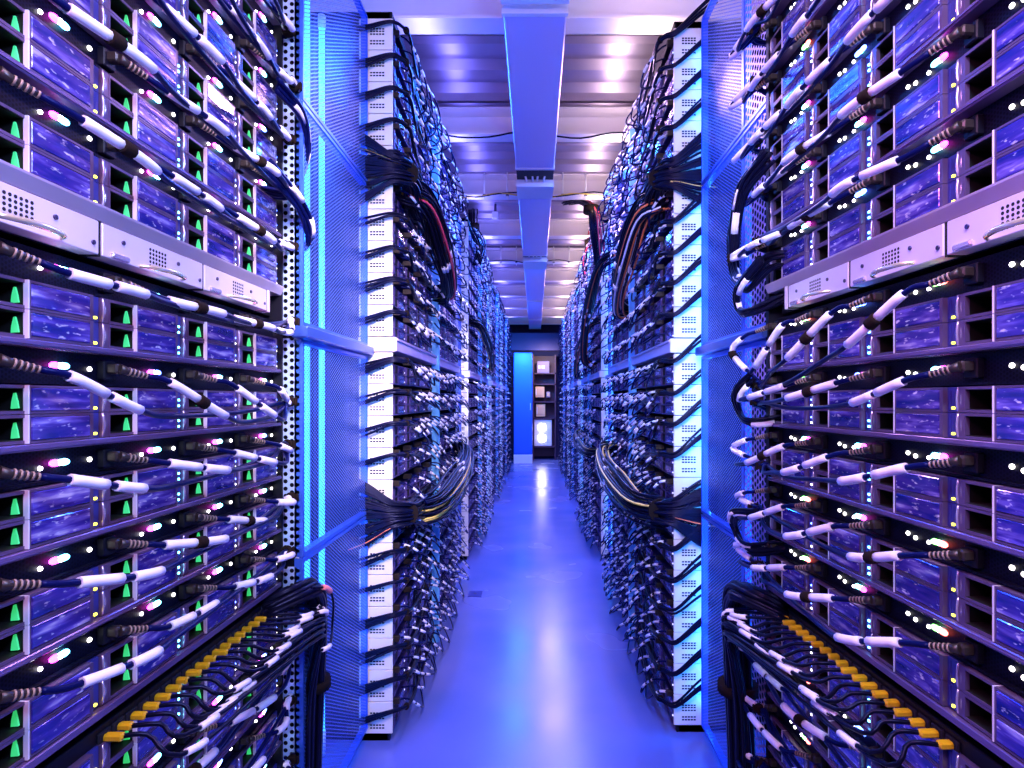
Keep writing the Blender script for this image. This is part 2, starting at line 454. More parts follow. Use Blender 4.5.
# ------------------------------------------------------------------ near rack frames
for side, fr, rk in SIDES:
    t = thing('server_rack', f'tall black server rack frame holding the nearest servers on the {side} of the aisle', 'rack', fr.pt(0, 0, 0), fr.rot, 'racks along the aisle')
    b = MB(); b.box(*((-.14, -.095) if side == 'left' else (-.02, -.001)), .0, .65, 0, EYE + 1.30); b.box(4 * W + .001, 4 * W + .012, -.004, .65, 0, EYE + 1.30)
    b.box(-.04, 4 * W + .012, 0, .65, 0, .05); b.box(-.04, 4 * W + .012, 0, .65, EYE + 1.30, EYE + 1.34)
    b.box(0, 4 * W, .60, .65, .05, EYE + 1.30)
    b.build('frame', 'black', t)
    b = MB(); z0 = EYE + .311
    b.prism([(-.002, z0 + .001), (.03, z0 - .001), (.03, z0 + .026), (-.012, z0 + .026), (-.012, z0 + .022)], 'x', -.09 if side == 'left' else .0, 4 * W); b.build('sloped_lip', 'lip', t)
    b = MB(); b.box(.02, 4 * W, .03, .5, EYE + .25, z0 + .02); b.build('power_shelf_bay', 'black', t)
    off, pw = PWS[side]
    for q in (0, 1, 2, 3): MB().box(off + q * pw - .009, off + q * pw - .001, -.001, .3, EYE + .25, EYE + .311).build('seam_shade', 'hole', t)  # black boxes put in the module seams to paint their shade
    xb = off + 3 * pw + .001 if side == 'left' else off - .024
    MB().bbox(xb, xb + .012, -.004, .3, EYE + .25, EYE + .312, .001).build('bracket', 'psu', t)

# ------------------------------------------------------------------ near power cables
def boot_mesh(sg):
    """plug with ribbed strain relief pointing along sg*s, out and down"""
    b = MB(); b.bbox(-.009, .009, -.012, .012, -.009, .009, .003)
    d = Vector((sg * .84, -.44, -.22)).normalized(); p0 = Vector((0, -.010, 0))
    b.tube([p0, p0 + d * .012, p0 + d * .050], [.010, .0072, .0054], 8)
    for k in range(5): b.tube([p0 + d * (.016 + k * .0075), p0 + d * (.0188 + k * .0075)], .0082 - .0005 * k, 8, 1)
    return b.mesh('plug', ['boot', 'ring']), p0 + d * .050, d
BOOT = {1: boot_mesh(1), -1: boot_mesh(-1)}
# how far the cords sag below the plugs before they gather at the rack's end, row by row
DROP = {('left', 'P', 0): (.02, -.02), ('left', 'B', 1): (.10, .06), ('left', 'B', 2): (.06, .03), ('left', 'B', 3): (.05, .03), ('left', 'B', 4): (.03, .03),
        ('right', 'P', 0): (.12, .17), ('right', 'B', 1): (.05, .06), ('right', 'B', 2): (.08, .09), ('right', 'B', 3): (.07, .06), ('right', 'B', 4): (.06, .07)}
n_cab = 0
HUB = {}
for (side, l, k), hb in SHELF_H.items():
    if (l, k) == ('B', 5): continue
    fr = NEARL if side == 'left' else NEARR
    sg = 1 if side == 'left' else -1
    end = 4 * W if sg > 0 else 0.
    d1, d2 = DROP.get((side, l, k), (R.uniform(.01, .035), R.uniform(-.01, .02)))
    hp = hb - .036
    hub = Vector((end + sg * R.uniform(-.015, .012), -R.uniform(.022, .042), hp - d2))
    HUB[(side, l, k)] = hub
    for c in range(4):
        far = (3 - c) if sg > 0 else c            # columns between this plug and the rack's end
        s0 = W * c + .027
        me, tip, dd = BOOT[sg]
        P0 = Vector((s0, .002, hp)) + tip
        sag = d1 * (.75 + .5 * R.random())
        dep = R.uniform(.045, .075)
        L = abs(hub.x - P0.x)
        q = [P0, P0 + dd * .045]
        if far >= 1:
            q.append(Vector((P0.x + sg * .17, -dep - .012, hp - sag * .75 - .012)))
            q.append(Vector((P0.x + sg * .29, -dep, hp - sag - .01)))
            if far >= 2: q.append(Vector((P0.x + sg * (.29 + (L - .29) * .5), -dep * .8, hp - max(sag, d2) * 1.0 - R.uniform(0, .015))))
        else:
            q.append(Vector((P0.x + sg * .10, -dep, hp - sag * .5 - .01)))
        j = lambda a: Vector((R.uniform(-a, a), R.uniform(-a, a), R.uniform(-a, a)))
        q.append(hub + j(.008) - Vector((sg * .03, 0, 0))); q.append(hub + j(.01) + Vector((sg * .022, .004, -.006)))
        q.append(hub + Vector((sg * .03, .05, -.022)) + j(.008)); q.append(hub + Vector((sg * .01, .12, -.03)) + j(.01)); q.append(hub + Vector((-sg * .02, .2, -.03)))
        path = smooth(q, 5)
        if not in_view([fr.pt(p.x, -p.y, p.z) for p in path], 4): continue
        n_cab += 1
        where = 'pink power shelf' if l == 'P' else f'{level_words(l, k)} power shelf'
        cw = COLW[side][c].replace('column nearest the', 'nearest the')
        t = thing('power_cable', f'white-wrapped cord under {where}, plug {cw}, {side} rack', 'cable', fr.pt(0, 0, 0), fr.rot, 'power cables on the near racks')
        obj('plug', me, t, (s0, .002, hp))
        b = MB(); b.tube(path, .0058, 7); b.build('cord', 'cable', t)
        a0 = R.uniform(.03, .06); LL = R.uniform(.066, .078)
        for a in (a0, a0 + LL + R.uniform(.010, .024)):
            b = MB(); b.tube(piece(path, a, a + LL, 4), .0092, 8); b.build('label_wrap', 'label', t)
        if R.random() < .3: MB().tube(piece(path, a0 + LL - .004, a0 + LL + .020, 3), .0125, 10).build('cable_strap', 'velcro', t)
    t = thing('cable_tie', f"brown cable tie under {'the pink power shelf' if l == 'P' else level_words(l, k) + ' power shelf'} at the {side} rack's end", 'cable tie', fr.pt(0, 0, 0), fr.rot, 'cable ties on the near racks')
    b = MB(); b.tube([hub - Vector((sg * .014, 0, 0)), hub - Vector((sg * .006, 0, 0)), hub + Vector((sg * .006, .0005, -.001))], [.0145, .0165, .015], 12); b.build('strap', 'velcro', t)
    b = MB(); b.bbox(hub.x - .008, hub.x + .006, hub.y - .021, hub.y - .015, hub.z - .012, hub.z + .012, .002); b.build('tab', 'velcro', t)

# ------------------------------------------------------------------ network switch with yellow plugs, both near racks
for side, fr, rk in SIDES:
    sg = 1 if side == 'left' else -1; end = 4 * W if sg > 0 else 0.
    hs = EYE - .628
    t = thing('network_switch', f'black network switch with a row of yellow plugs low in the near {side} rack', 'network switch', fr.pt(0, 0, hs), fr.rot, 'network switches')
    b = MB(); b.bbox(.0, 4 * W, .015, .45, 0, .046, .002); b.build('housing', 'black', t)
    b = MB(); b.bbox(0, 4 * W, -.004, .03, .072, .086, .0015); b.build('front_rail', 'rail', t)
    n = 20
    for i in range(n):
        s = end - sg * (.03 + i * .036)
        b = MB(); b.bbox(s - .016, s + .016, .010, .016, .010, .036, .002); b.build('port', 'hole', t)
    for i in range(n):
        s = end - sg * (.03 + i * .036); hp = hs + .024
        f = i / n
        sp = R.uniform(-.02, .02)
        q = [Vector((s, -.012, hp)), Vector((s + sg * .015, -.055, hp - .004)), Vector((s + sg * .07, -.085 - .02 * f + R.uniform(-.015, .01), hp - .022 - .03 * f + R.uniform(-.012, .012))),
             Vector((end + sg * (.035 - .07 * f), -.10 - .03 * R.random(), hp - .03 - .07 * f)), Vector((end + sg * (.075 - .03 * f + sp), -.085 + sp, hp - .12 - .05 * f)),
             Vector((end + sg * (.085 - .05 * f + sp), -.06 + sp, hp - .32)), Vector((end + sg * (.07 - .04 * f), -.05 + sp, hp - .6)), Vector((end + sg * (.06 + sp), -.05, .03))]
        path = smooth(q, 5)
        nx = NUM[i + 1]
        c = thing('network_cable', f'black network cable on the {nx} yellow plug from the {side} rack end', 'cable', fr.pt(0, 0, 0), fr.rot, 'network cables with yellow plugs')
        b = MB(); b.bbox(s - .0075, s + .0075, -.014 - R.uniform(0, .012), .012, hp - .0065, hp + .0065, .003); b.build('plug', 'yellow', c)
        b = MB(); b.tube(path, .0048, 6); b.build('cord', 'bcable', c)
        b = MB(); la = .10 + .07 * f + R.uniform(-.03, .05); b.tube(piece(path, la, la + .055, 3), .0072, 8); b.build('label_wrap', 'label', c)
    # the thick bundle the network cables join at the rack's end
    t = thing('cable_bundle', f'thick black cable bundle arching down beside the near {side} rack', 'cable bundle', fr.pt(0, 0, 0), fr.rot, 'cable bundles')
    for i in range(34):
        a, r2 = R.random() * 6.283, math.sqrt(R.random())
        ex, ey = .045 * r2 * math.cos(a), .05 * r2 * math.sin(a)
        q = [Vector((end - sg * (.10 - .5 * ex), .03 + ey, hs + .03 + ex * .3)), Vector((end - sg * (.02 + ex * .2), -.055 + ey, hs + .058 + ex * .5)), Vector((end + sg * (.062 + ex), -.065 + ey, hs + .04 + ex * .4)), Vector((end + sg * (.115 + ex), -.055 + ey, hs - .06)),
             Vector((end + sg * (.125 + ex * 1.1), -.045 + ey, hs - .25)), Vector((end + sg * (.11 + ex), -.04 + ey, hs - .5)), Vector((end + sg * (.10 + ex), -.04 + ey, .01))]
        b = MB(); b.tube(smooth(q, 5), .0078, 6); b.build('strand', 'bcable', t)
    b = MB(); b.tube([(end + sg * .122, -.045, hs - .26), (end + sg * .122, -.045, hs - .29)], .062, 14); b.build('strap', 'velcro', t)
    if side == 'left':
        c = thing('patch_cable', 'thin black patch cable with coral red sleeve over the thick bundle', 'cable', fr.pt(0, 0, 0), fr.rot)
        q = smooth([(end - .02, -.10, hs + .075), (end + .05, -.125, hs + .05), (end + .10, -.125, hs - .01), (end + .135, -.11, hs - .09), (end + .10, -.12, hs - .115), (end + .02, -.14, hs - .115), (end - .02, -.13, hs - .11)], 5)
        b = MB(); b.tube(q, .004, 6); b.build('cord', 'bcable', c)
        b = MB(); b.tube(piece(q, .05, .10, 4), .0085, 8); b.build('sleeve', 'pinkc', c, label='coral red sleeve')
        L = sum((q[i + 1] - q[i]).length for i in range(len(q) - 1))
        b = MB(); b.tube(piece(q, L - .05, L - .005, 3), .0072, 8); b.build('label_wrap', 'label', c)

# big service loops that hang out past the ends of the upper rows
def hank(name, fr, label, q, n, r, spread, mat_, wraps=2, tie=None, group='cable bundles', rr=R):
    t = thing(name, label, 'cable bundle', fr.pt(0, 0, 0) if fr else (0, 0, 0), fr.rot if fr else 0, group)
    for i in range(n):
        a, r2 = rr.random() * 6.283, math.sqrt(rr.random())
        off = Vector((spread * r2 * math.cos(a), spread * .6 * r2 * math.cos(a + 1.3), spread * r2 * math.sin(a)))
        pts = smooth([Vector(p) + off * (.6 + .8 * rr.random()) for p in q], 5)
        b = MB(); b.tube(pts, r, 6); b.build('strand', mat_, t)
        if i < wraps:
            L = sum((pts[k + 1] - pts[k]).length for k in range(len(pts) - 1))
            for fct in ((.22, .55) if wraps < 6 else (.4,)):
                a0 = L * (fct + rr.uniform(-.12, .12))
                b = MB(); b.tube(piece(pts, a0, a0 + min(.065, L * .2), 3), r * 1.5, 7); b.build('label_wrap', 'label', t)
    if tie is not None:
        p = Vector(tie); b = MB(); b.tube([p - Vector((.0, 0, .012)), p + Vector((.0, 0, .012))], spread + r * 1.6, 12); b.build('strap', 'velcro', t)
    return t
hA = EYE + .496
hank('cable_loop', NEARR, 'big black cable loop with white wraps bulging past the near right rack', [(.10, -.05, hA + .18), (-.03, -.07, hA + .13), (-.12, -.06, hA + .02), (-.14, -.05, hA - .09), (-.06, -.05, hA - .14), (.06, -.03, hA - .10), (.10, .05, hA - .1)], 12, .0062, .024, 'bcable', 3)
hank('cable_loop', NEARR, 'small black cable loop just under the big one at the right rack', [(.06, -.05, hA - .10), (-.06, -.07, hA - .16), (-.10, -.05, hA - .22), (-.02, -.04, hA - .235), (.05, .03, hA - .2)], 8, .006, .014, 'bcable', 1)
hank('cable_loop', NEARR, 'black cable loop gathered midway up the near right rack end', [(.02, -.06, EYE + .07), (-.05, -.08, EYE + .02), (-.07, -.06, EYE - .04), (.0, -.05, EYE - .065), (.04, .04, EYE - .05)], 8, .006, .014, 'bcable', 1)
hank('cable_loop', NEARR, 'black cable loop with brown tie low on the near right rack', [(.05, -.05, EYE - .33), (-.07, -.08, EYE - .35), (-.10, -.06, EYE - .41), (-.03, -.05, EYE - .445), (.05, .03, EYE - .42)], 9, .006, .015, 'bcable', 2)
E4 = 4 * W
hank('cable_loop', NEARL, 'dark cable loop with white wrap at the top of the left rack end', [(E4 - .14, -.05, EYE + .86), (E4 - .02, -.075, EYE + .83), (E4 + .055, -.06, EYE + .76), (E4 + .05, -.03, EYE + .66), (E4 - .03, -.04, EYE + .60), (E4 - .06, .05, EYE + .6)], 9, .006, .018, 'cable', 2)
hank('cable_loop', NEARL, 'dark cable loop round the left rack end above the power shelf', [(E4 - .2, -.05, EYE + .62), (E4 - .04, -.075, EYE + .56), (E4 + .05, -.07, EYE + .50), (E4 + .055, -.03, EYE + .46), (E4 - .02, .05, EYE + .45)], 8, .006, .016, 'cable', 1)

# ------------------------------------------------------------------ perforated gap doors
def gap_doors(side, sgn, x, y0, y1, label, blue, ledge=True, edge=.0):
    """tall perforated door closing the gap between two racks; faces the aisle"""
    t = thing('perforated_door', label, 'perforated door', (sgn * x, y0, 0), 0, 'perforated doors between the racks')
    d = y1 - y0; o = sgn
    hs = [.06, EYE - .475, EYE + .185, EYE + .9, EYE + 1.60]
    for a, b2 in zip(hs[:-1], hs[1:]):
        b = MB(); a += .003; b2 -= .003
        if a > EYE and a < EYE + .3: a += .035
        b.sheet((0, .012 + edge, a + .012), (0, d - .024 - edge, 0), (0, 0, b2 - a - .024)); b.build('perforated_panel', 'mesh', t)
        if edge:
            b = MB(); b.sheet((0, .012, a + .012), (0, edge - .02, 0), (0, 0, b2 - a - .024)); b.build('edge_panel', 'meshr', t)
        b = MB(); xa, xb = sorted((0 - o * .004, o * .022))
        b.box(xa, xb, 0, .012, a, b2); b.box(xa, xb, d - .012, d, a, b2); b.box(xa, xb, .012, d - .012, a, a + .012); b.box(xa, xb, .012, d - .012, b2 - .012, b2)
        if edge: b.box(xa, xb, edge - .008, edge + .012, a + .012, b2 - .012)
        b.build('panel_frame', 'frame', t)
    if ledge:
        b = MB(); xa, xb = sorted((-o * .03, o * .02)); b.bbox(xa, xb, -.03 if sgn < 0 else .0, d, EYE + .185, EYE + .22, .004); b.build('ledge', 'ledge', t)
    return t
gap_doors('left', -1, .70, 1.80, 2.50, 'tall blue perforated door beside the near left rack, with dark ledge', True)
gap_doors('right', 1, .702, 1.775, 2.52, 'tall blue perforated door beside the near right rack, ledge shining cyan', True, edge=.24)
# perforated post on the left, facing the camera
t = thing('perforated_post', 'white perforated metal post at the end of the near left rack', 'post', (-.765, 1.80, 0))
for a, b2 in ((.06, EYE - .50), (EYE - .475, EYE + .185), (EYE + .22, EYE + 1.60)):
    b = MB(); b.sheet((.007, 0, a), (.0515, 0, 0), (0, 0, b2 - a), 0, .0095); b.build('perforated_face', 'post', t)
b = MB(); b.box(-.004, .058, .012, .02, .06, EYE + 1.6); b.build('hole_shade', 'black', t)  # black sheet added behind the post so its holes read dark
b = MB(); b.box(.0585, .064, .001, .012, .0, EYE + 1.6); b.box(-.012, -.006, .0, .03, 0, EYE + 1.6); b.build('edge', 'frame', t)

# ------------------------------------------------------------------ far rack sections
FX = .60
SEC = {'left': [2.52, 5.37, 8.22, 11.05], 'right': [2.585, 5.42, 8.25, 11.05]}
RW = 1.05; FP = .133
FH = [(EYE + .267 + FP * i, 'above', i + 1) for i in range(10)] + [(EYE + .20 - FP * (i + 1), 'below', i + 1) for i in range(12)]
CW = (RW - .072) / 4 - .002
def far_frame(side, j, i):
    y = SEC[side][j] + RW * i
    return Frame(-FX, y, math.pi / 2) if side == 'left' else Frame(FX, y + RW, -math.pi / 2)
fw, fh = CW - .003, .086
def fserver(b, x=0, z=0, T=None):
    """far server front: two stacked bezels, cover, bay, handle"""
    n0 = len(b.v)
    b.box(x, x + fw, .006, .50, z, z + fh, 0)
    for k in (0, 1):
        zz = z + k * .043
        b.box(x, x + fw, 0, .006, zz, zz + .004, 1); b.box(x, x + .012, -.004, .006, zz + .004, zz + .041, 1)
        b.box(x + .09, x + .10, 0, .006, zz + .004, zz + .041, 1)
        b.box(x + .02, x + .086, .0052, .006, zz + .006, zz + .039, 2)
        b.box(x + .108, x + fw - .03, .001, .006, zz + .009, zz + .038, 0)
        b.box(x + fw - .016, x + fw - .010, .002, .006, zz + .012, zz + .018, 3)
    if T: b.v[n0:] = [tuple(T(Vector(p))) for p in b.v[n0:]]
def fserver_parts():
    D = {}
    b = MB(); b.box(0, fw, .006, .50, 0, fh); D['chassis'] = b.mesh('chassis', 'fsrv')
    b = MB()
    for k in (0, 1):
        zz = k * .043; b.box(0, fw, 0, .006, zz, zz + .004); b.box(0, .012, -.004, .006, zz + .004, zz + .041); b.box(.09, .10, 0, .006, zz + .004, zz + .041)
    D['bezel'] = b.mesh('bezel', 'fmetal')
    b = MB()
    for k in (0, 1): b.box(.02, .086, .004, .006, k * .043 + .006, k * .043 + .039)
    D['bay'] = b.mesh('drive_bay', 'bay')
    b = MB()
    for k in (0, 1): b.box(.108, fw - .03, .001, .006, k * .043 + .009, k * .043 + .038)
    D['cover_panel'] = b.mesh('cover_panel', 'cover')
    b = MB()
    for k in (0, 1): b.box(fw - .016, fw - .010, .002, .006, k * .043 + .012, k * .043 + .018)
    D['status_led'] = b.mesh('status_led', 'e_far')
    return D
FS = fserver_parts()
FCOL = {'left': ['nearest column', 'second column', 'third column', 'fourth column'], 'right': ['fourth column', 'third column', 'second column', 'nearest column']}
stuff_srv = MB()
stuff_cab = MB()
def fcable_path(rr, sg, x0, L, dz, hang):
    """plug at x0 in the strip, cord sags out and runs along the row"""
    p = [Vector((x0, 0, .02)), Vector((x0 + sg * .03, -.045, .012)), Vector((x0 + sg * .09, -.075 - hang * .3, -.02 - dz * .5)),
         Vector((x0 + sg * (.09 + L * .35), -.07 - hang * .5, -.045 - dz)), Vector((x0 + sg * (.09 + L * .75), -.045 - hang * .3, -.035 - dz * .8)), Vector((x0 + sg * (.09 + L), -.02, -.02 - dz * .4))]
    return p
FCV = []
rv = random.Random(3)
for v in range(10):
    for sg in (1, -1):
        q = smooth(fcable_path(rv, sg, 0, rv.uniform(.10, .34), rv.uniform(.0, .06), rv.uniform(.0, .08)), 4)
        b = MB(); b.bbox(-.011, .011, -.02, .02, .008, .032, .002); pl = b.mesh('plug', 'boot')
        b = MB(); b.tube(q, .0042, 5); cd = b.mesh('cord', 'cable')
        a0 = rv.uniform(.015, .09); LL = rv.uniform(.026, .042)
        lw = [MB().tube(piece(q, a, a + LL, 3), .0062, 6).mesh('label_wrap', 'label') for a in (a0, a0 + LL + .014)]
        FCV.append((sg, pl, cd, lw, q, a0, LL))
n_far = 0; n_fc = 0
for side in ('left', 'right'):
    sg = 1 if side == 'left' else -1
    for j in range(4):
        for i in (0, 1):
            fr = far_frame(side, j, i)
            posn = ['second', 'third', 'fourth', 'fifth', 'sixth', 'seventh', 'eighth', 'ninth'][j * 2 + i]
            t = thing('server_rack', f'{posn} server rack from the camera on the {side} of the aisle', 'rack', fr.pt(0, 0, 0), fr.rot, 'racks along the aisle')
            b = MB(); top = EYE + 1.63
            b.box(0, .02, .01, .62, 0, top); b.box(RW - .02, RW, .01, .62, 0, top); b.box(0, RW, .02, .62, 0, .03); b.box(0, RW, 0, .62, top - .03, top); b.box(.02, RW - .02, .56, .62, .03, top)
            b.build('frame', 'black', t)
            e = 0 if (i == 0) == (sg > 0) else 1     # which end is nearest the camera
            nearx = 0. if sg > 0 else RW
            xa, xb = (RW - .034, RW + .0) if sg > 0 else (0., .034)
            if i == 0:
                b = MB(); b.bbox(xa, xb, -.034, .01, 0, top, .003); b.build('corner_post', 'cpost', t)
            b = MB(); b.bbox(.0, RW, -.02, .05, EYE + .205, EYE + .262, .003); b.box(.0, RW, -.026, .0, EYE + .250, EYE + .258); b.build('middle_shelf', 'pinkshelf', t)
            if i == 0:
                xe = (-.012, -.001) if sg > 0 else (RW + .001, RW + .012)
                MB().bbox(*xe, -.02, .14, EYE + .203, EYE + .264, .002).build('shelf_end', 'plate', t)
            if i == 0:   # pale side plates seen end-on from the aisle
                for n, (hb, ab, kk) in enumerate(FH):
                    x0, x1 = (-.012, -.001) if sg > 0 else (RW + .001, RW + .012)
                    b = MB(); dd = .14
                    b.bbox(-FP / 2 + .0015, FP / 2 - .0015, 0, .011, 0, dd, .0015)
                    # lay the plate in the rack's side plane
                    me = MB(); 
                    me.v = [((x0 if sg > 0 else x1) + (1 if sg > 0 else -1) * p[1], p[2] - .004, p[0] + FP / 2) for p in b.v]
                    me.f = [tuple(reversed(f)) if sg > 0 else f for f in b.f]; me.m = b.m; me.s = b.s
                    pl = me.build('side_plate', 'plate', t, (0, 0, hb))
                    if j < 2:
                        fx = x0 - .0006 if sg > 0 else x1 + .0006
                        xs = sorted((fx, fx + (.002 if sg > 0 else -.002)))
                        for zs in ((.022, .034), (.062, .074, .084)):
                            g = MB()
                            for rz in zs:
                                for rx in range(5): g.box(xs[0], xs[1], .030 + rx * .0125, .0395 + rx * .0125, rz, rz + .0062)
                            g.build('vent_slots', 'hole', pl)
            for hb, ab, kk in FH:
                for c in range(4):
                    x = (.026 if sg > 0 else .046) + c * (RW - .072) / 4
                    cl = FCOL[side][c]
                    if j == 0 and i == 0:
                        s = thing('rack_server', f'dark violet server, {NUM[kk]} row {ab} the pink middle shelf, {cl}, second {side} rack', 'server', fr.pt(x, 0, hb), fr.rot, 'servers in the second racks')
                        for k in ('chassis', 'bezel', 'cover_panel'): obj(k, FS[k], s)
                        obj('drive_bay', FS['bay'], s); obj('status_led', FS['status_led'], s); n_far += 1
                    else:
                        fserver(stuff_srv, 0, 0, lambda p, fr=fr, x=x, hb=hb: fr.pt(x + p.x, -p.y, hb + p.z))
                    # cable of this server, in the strip above it
                    for rep in range(2):
                        if rep and R.random() < (.3 if j == 0 else .5 if j == 1 else .8): continue
                        v = R.choice([q for q in FCV if q[0] == sg])
                        px = x + (.03 if sg > 0 else CW - .03) + rep * sg * .115
                        if j == 0 and i == 0 and rep == 0:
                            s = thing('patch_cable', f'patch cable with white wraps, {NUM[kk]} row {ab} middle shelf, {cl}, second {side} rack', 'cable', fr.pt(px, 0, hb + .087), fr.rot, 'patch cables on the second racks')
                            obj('plug', v[1], s); obj('cord', v[2], s)
                            for m_ in v[3]: obj('label_wrap', m_, s)
                            n_fc += 1
                        else:
                            n0 = len(stuff_cab.v); _, _, _, _, q, a0, LL = v
                            n1 = 4 if j > 1 else 5
                            stuff_cab.tube(q if j < 2 else q[::2], .0042, n1, 0)
                            for a in ((a0, a0 + LL + .014) if j < 2 else (a0,)): stuff_cab.tube(piece(q, a, a + LL, 2), .0062, n1, 1)
                            T = lambda p: fr.pt(px + p.x, -p.y, hb + .087 + p.z)
                            stuff_cab.v[n0:] = [tuple(T(Vector(p))) for p in stuff_cab.v[n0:]]
        # small door closing the gap after this section
        if j < 3:
            ya, yb = SEC[side][j] + 2 * RW + .02, SEC[side][j + 1] - .03
            gap_doors(side, -1 if sg > 0 else 1, .66, ya, yb, f"blue perforated door closing the {['second', 'third', 'fourth'][j]} gap between racks on the {side}", True)
o = stuff_srv.build('distant_servers', ['fsrv', 'fmetal', 'bay', 'e_far'], None, label='violet servers filling the racks farther down the aisle', cat='servers', kind='stuff', group='servers farther down the aisle')
o = stuff_cab.build('distant_cables', ['cable', 'label'], None, label='tangle of dark cables with white wraps farther down the aisle', cat='cables', kind='stuff', group='cables farther down the aisle')

# bundles that come out of the gap, cross the pale side plates and fan along the rows of the second racks
rb = random.Random(11)
def row_bundle(side, j, hb, n, fan, drop, label, spread, mats='bcable', r=.0052, inst=True, extra=None):
    fr = far_frame(side, j, 0); sg = 1 if side == 'left' else -1; near = 0. if sg > 0 else RW
    X = lambda a: near + sg * a
    t = thing('cable_bundle', label, 'cable bundle', fr.pt(0, 0, 0), fr.rot, 'cable bundles')
    for i in range(n):
        f = rb.random()
        a = rb.uniform(-1, 1) * spread; z = rb.uniform(-1, 1) * spread
        Lr = rb.uniform(.25, fan)
        q = [Vector((X(-.05), .17, hb + z * 2.6 + drop * .55)), Vector((X(-.040), .09, hb + z * 2. + drop * .3)), Vector((X(-.034), .0, hb + z)), Vector((X(-.002), -.045 + a * .4, hb + z * .8)), Vector((X(.06), -.065 + a * .5, hb + z * .7 - .006)),
             Vector((X(.06 + Lr * .4), -.055 + a * .6, hb + z - .02 - .03 * f)), Vector((X(.06 + Lr), -.03, hb + z * .5 - .01 * f))]
        m_ = mats
        if extra and i < len(extra): m_ = extra[i]
        b = MB(); b.tube(smooth(q, 4), r, 5); b.build('strand', m_, t)
    p = Vector((X(.02), -.055, hb)); b = MB(); b.tube([p - Vector((.008, 0, 0)), p + Vector((.008, 0, 0))], spread * .72 + .006, 10); b.build('strap', 'velcro', t)
    return t
for side in ('left', 'right'):
    for hb, ab, kk in FH:
        if (ab, kk) in (('above', 5), ('below', 5)): continue
        row_bundle(side, 0, hb + .100, rb.choice((4, 5, 6)), rb.uniform(.5, .9), -.10 if side == 'left' else .26, f'thin black cable bundle, {NUM[kk]} row {ab} middle shelf, crossing the {side} pale plates', .010, extra=None)
    row_bundle(side, 0, EYE + .96, 46, .8, 0. if side == 'left' else .04, f'thick black cable bundle crossing high over the pale plates on the {side}', .066, r=.0056, extra=['ycord'])
    row_bundle(side, 0, EYE - .48, 46, .9, .0, f'thick black cable bundle crossing low over the pale plates on the {side}', .066, r=.0056, extra=['orange'])

# heavy drapes of tied cables hanging on the fronts
def drape(side, y0, h0, y1, h1, out, n, label, mats, sag=.1, spread=.03):
    fr = Frame(-FX, 0, math.pi / 2) if side == 'left' else Frame(FX, 0, -math.pi / 2); sg = 1 if side == 'left' else -1
    t = thing('cable_drape', label, 'cable bundle', fr.pt(0, 0, 0), fr.rot, 'cable drapes')
    for i in range(n):
        a, r2 = rb.random() * 6.283, math.sqrt(rb.random()); o = Vector((0, spread * r2 * math.cos(a) * .7, spread * r2 * math.sin(a)))
        f = lambda u, dd, z: Vector((sg * (y0 + (y1 - y0) * u), -dd, h0 + (h1 - h0) * u - z))
        q = [f(0, .01, 0) + o, f(.08, out * .8, sag * .2) + o, f(.35, out, sag) + o * 1.3, f(.65, out, sag) + o, f(.92, out * .7, sag * .3) + o, f(1, .01, 0) + o * .8]
        pts = smooth(q, 4); m_ = mats[i % len(mats)]
        b = MB(); b.tube(pts, .0055, 5); b.build('strand', m_, t)
        if i % 2 == 0:
            L = sum((pts[k + 1] - pts[k]).length for k in range(len(pts) - 1)); a0 = L * rb.uniform(.38, .56)
            b = MB(); b.tube(piece(pts, a0, a0 + .05, 2), .009, 6); b.build('label_wrap', 'label', t)
BK = ['bcable'] * 12
drape('left', 2.62, EYE + .93, 3.55, EYE + .62, .13, 40, 'heavy cable drape high on the second left rack, with red and gold cords', BK[:9] + ['ycord', 'bcable', 'red'], .05, .065)
drape('left', 2.7, EYE - .52, 4.3, EYE - .36, .16, 44, 'heavy cable drape low on the second left rack, with gold cords', BK + ['ycord', 'ycord'], .0, .075)
drape('right', 2.7, EYE + .92, 3.7, EYE + .55, .13, 40, 'heavy cable drape high on the second right rack, with orange cords', BK[:9] + ['orange', 'label', 'orange'], .05, .065)
drape('right', 2.65, EYE - .50, 4.4, EYE - .36, .16, 44, 'heavy cable drape low on the second right rack, with gold cords', BK + ['ycord', 'ycord'], .0, .075)
drape('right', 4.3, EYE + 1.05, 6.2, EYE + .35, .14, 20, 'sloping cable drape with orange cords on the third right rack', BK[:6] + ['orange'], .0, .05)
drape('right', 5.5, EYE + .75, 7.6, EYE + .28, .12, 20, 'sloping cable drape with orange cords on the fourth right rack', BK[:6] + ['orange'], .0, .05)
drape('left', 5.45, EYE + .72, 7.3, EYE + .35, .12, 20, 'sloping cable drape with gold cords on the fourth left rack', BK[:8] + ['ycord'], .0, .05)
drape('right', 5.5, EYE - .50, 7.4, EYE - .4, .14, 20, 'low cable drape with gold cords on the fourth right rack', BK[:8] + ['ycord'], .0, .05)

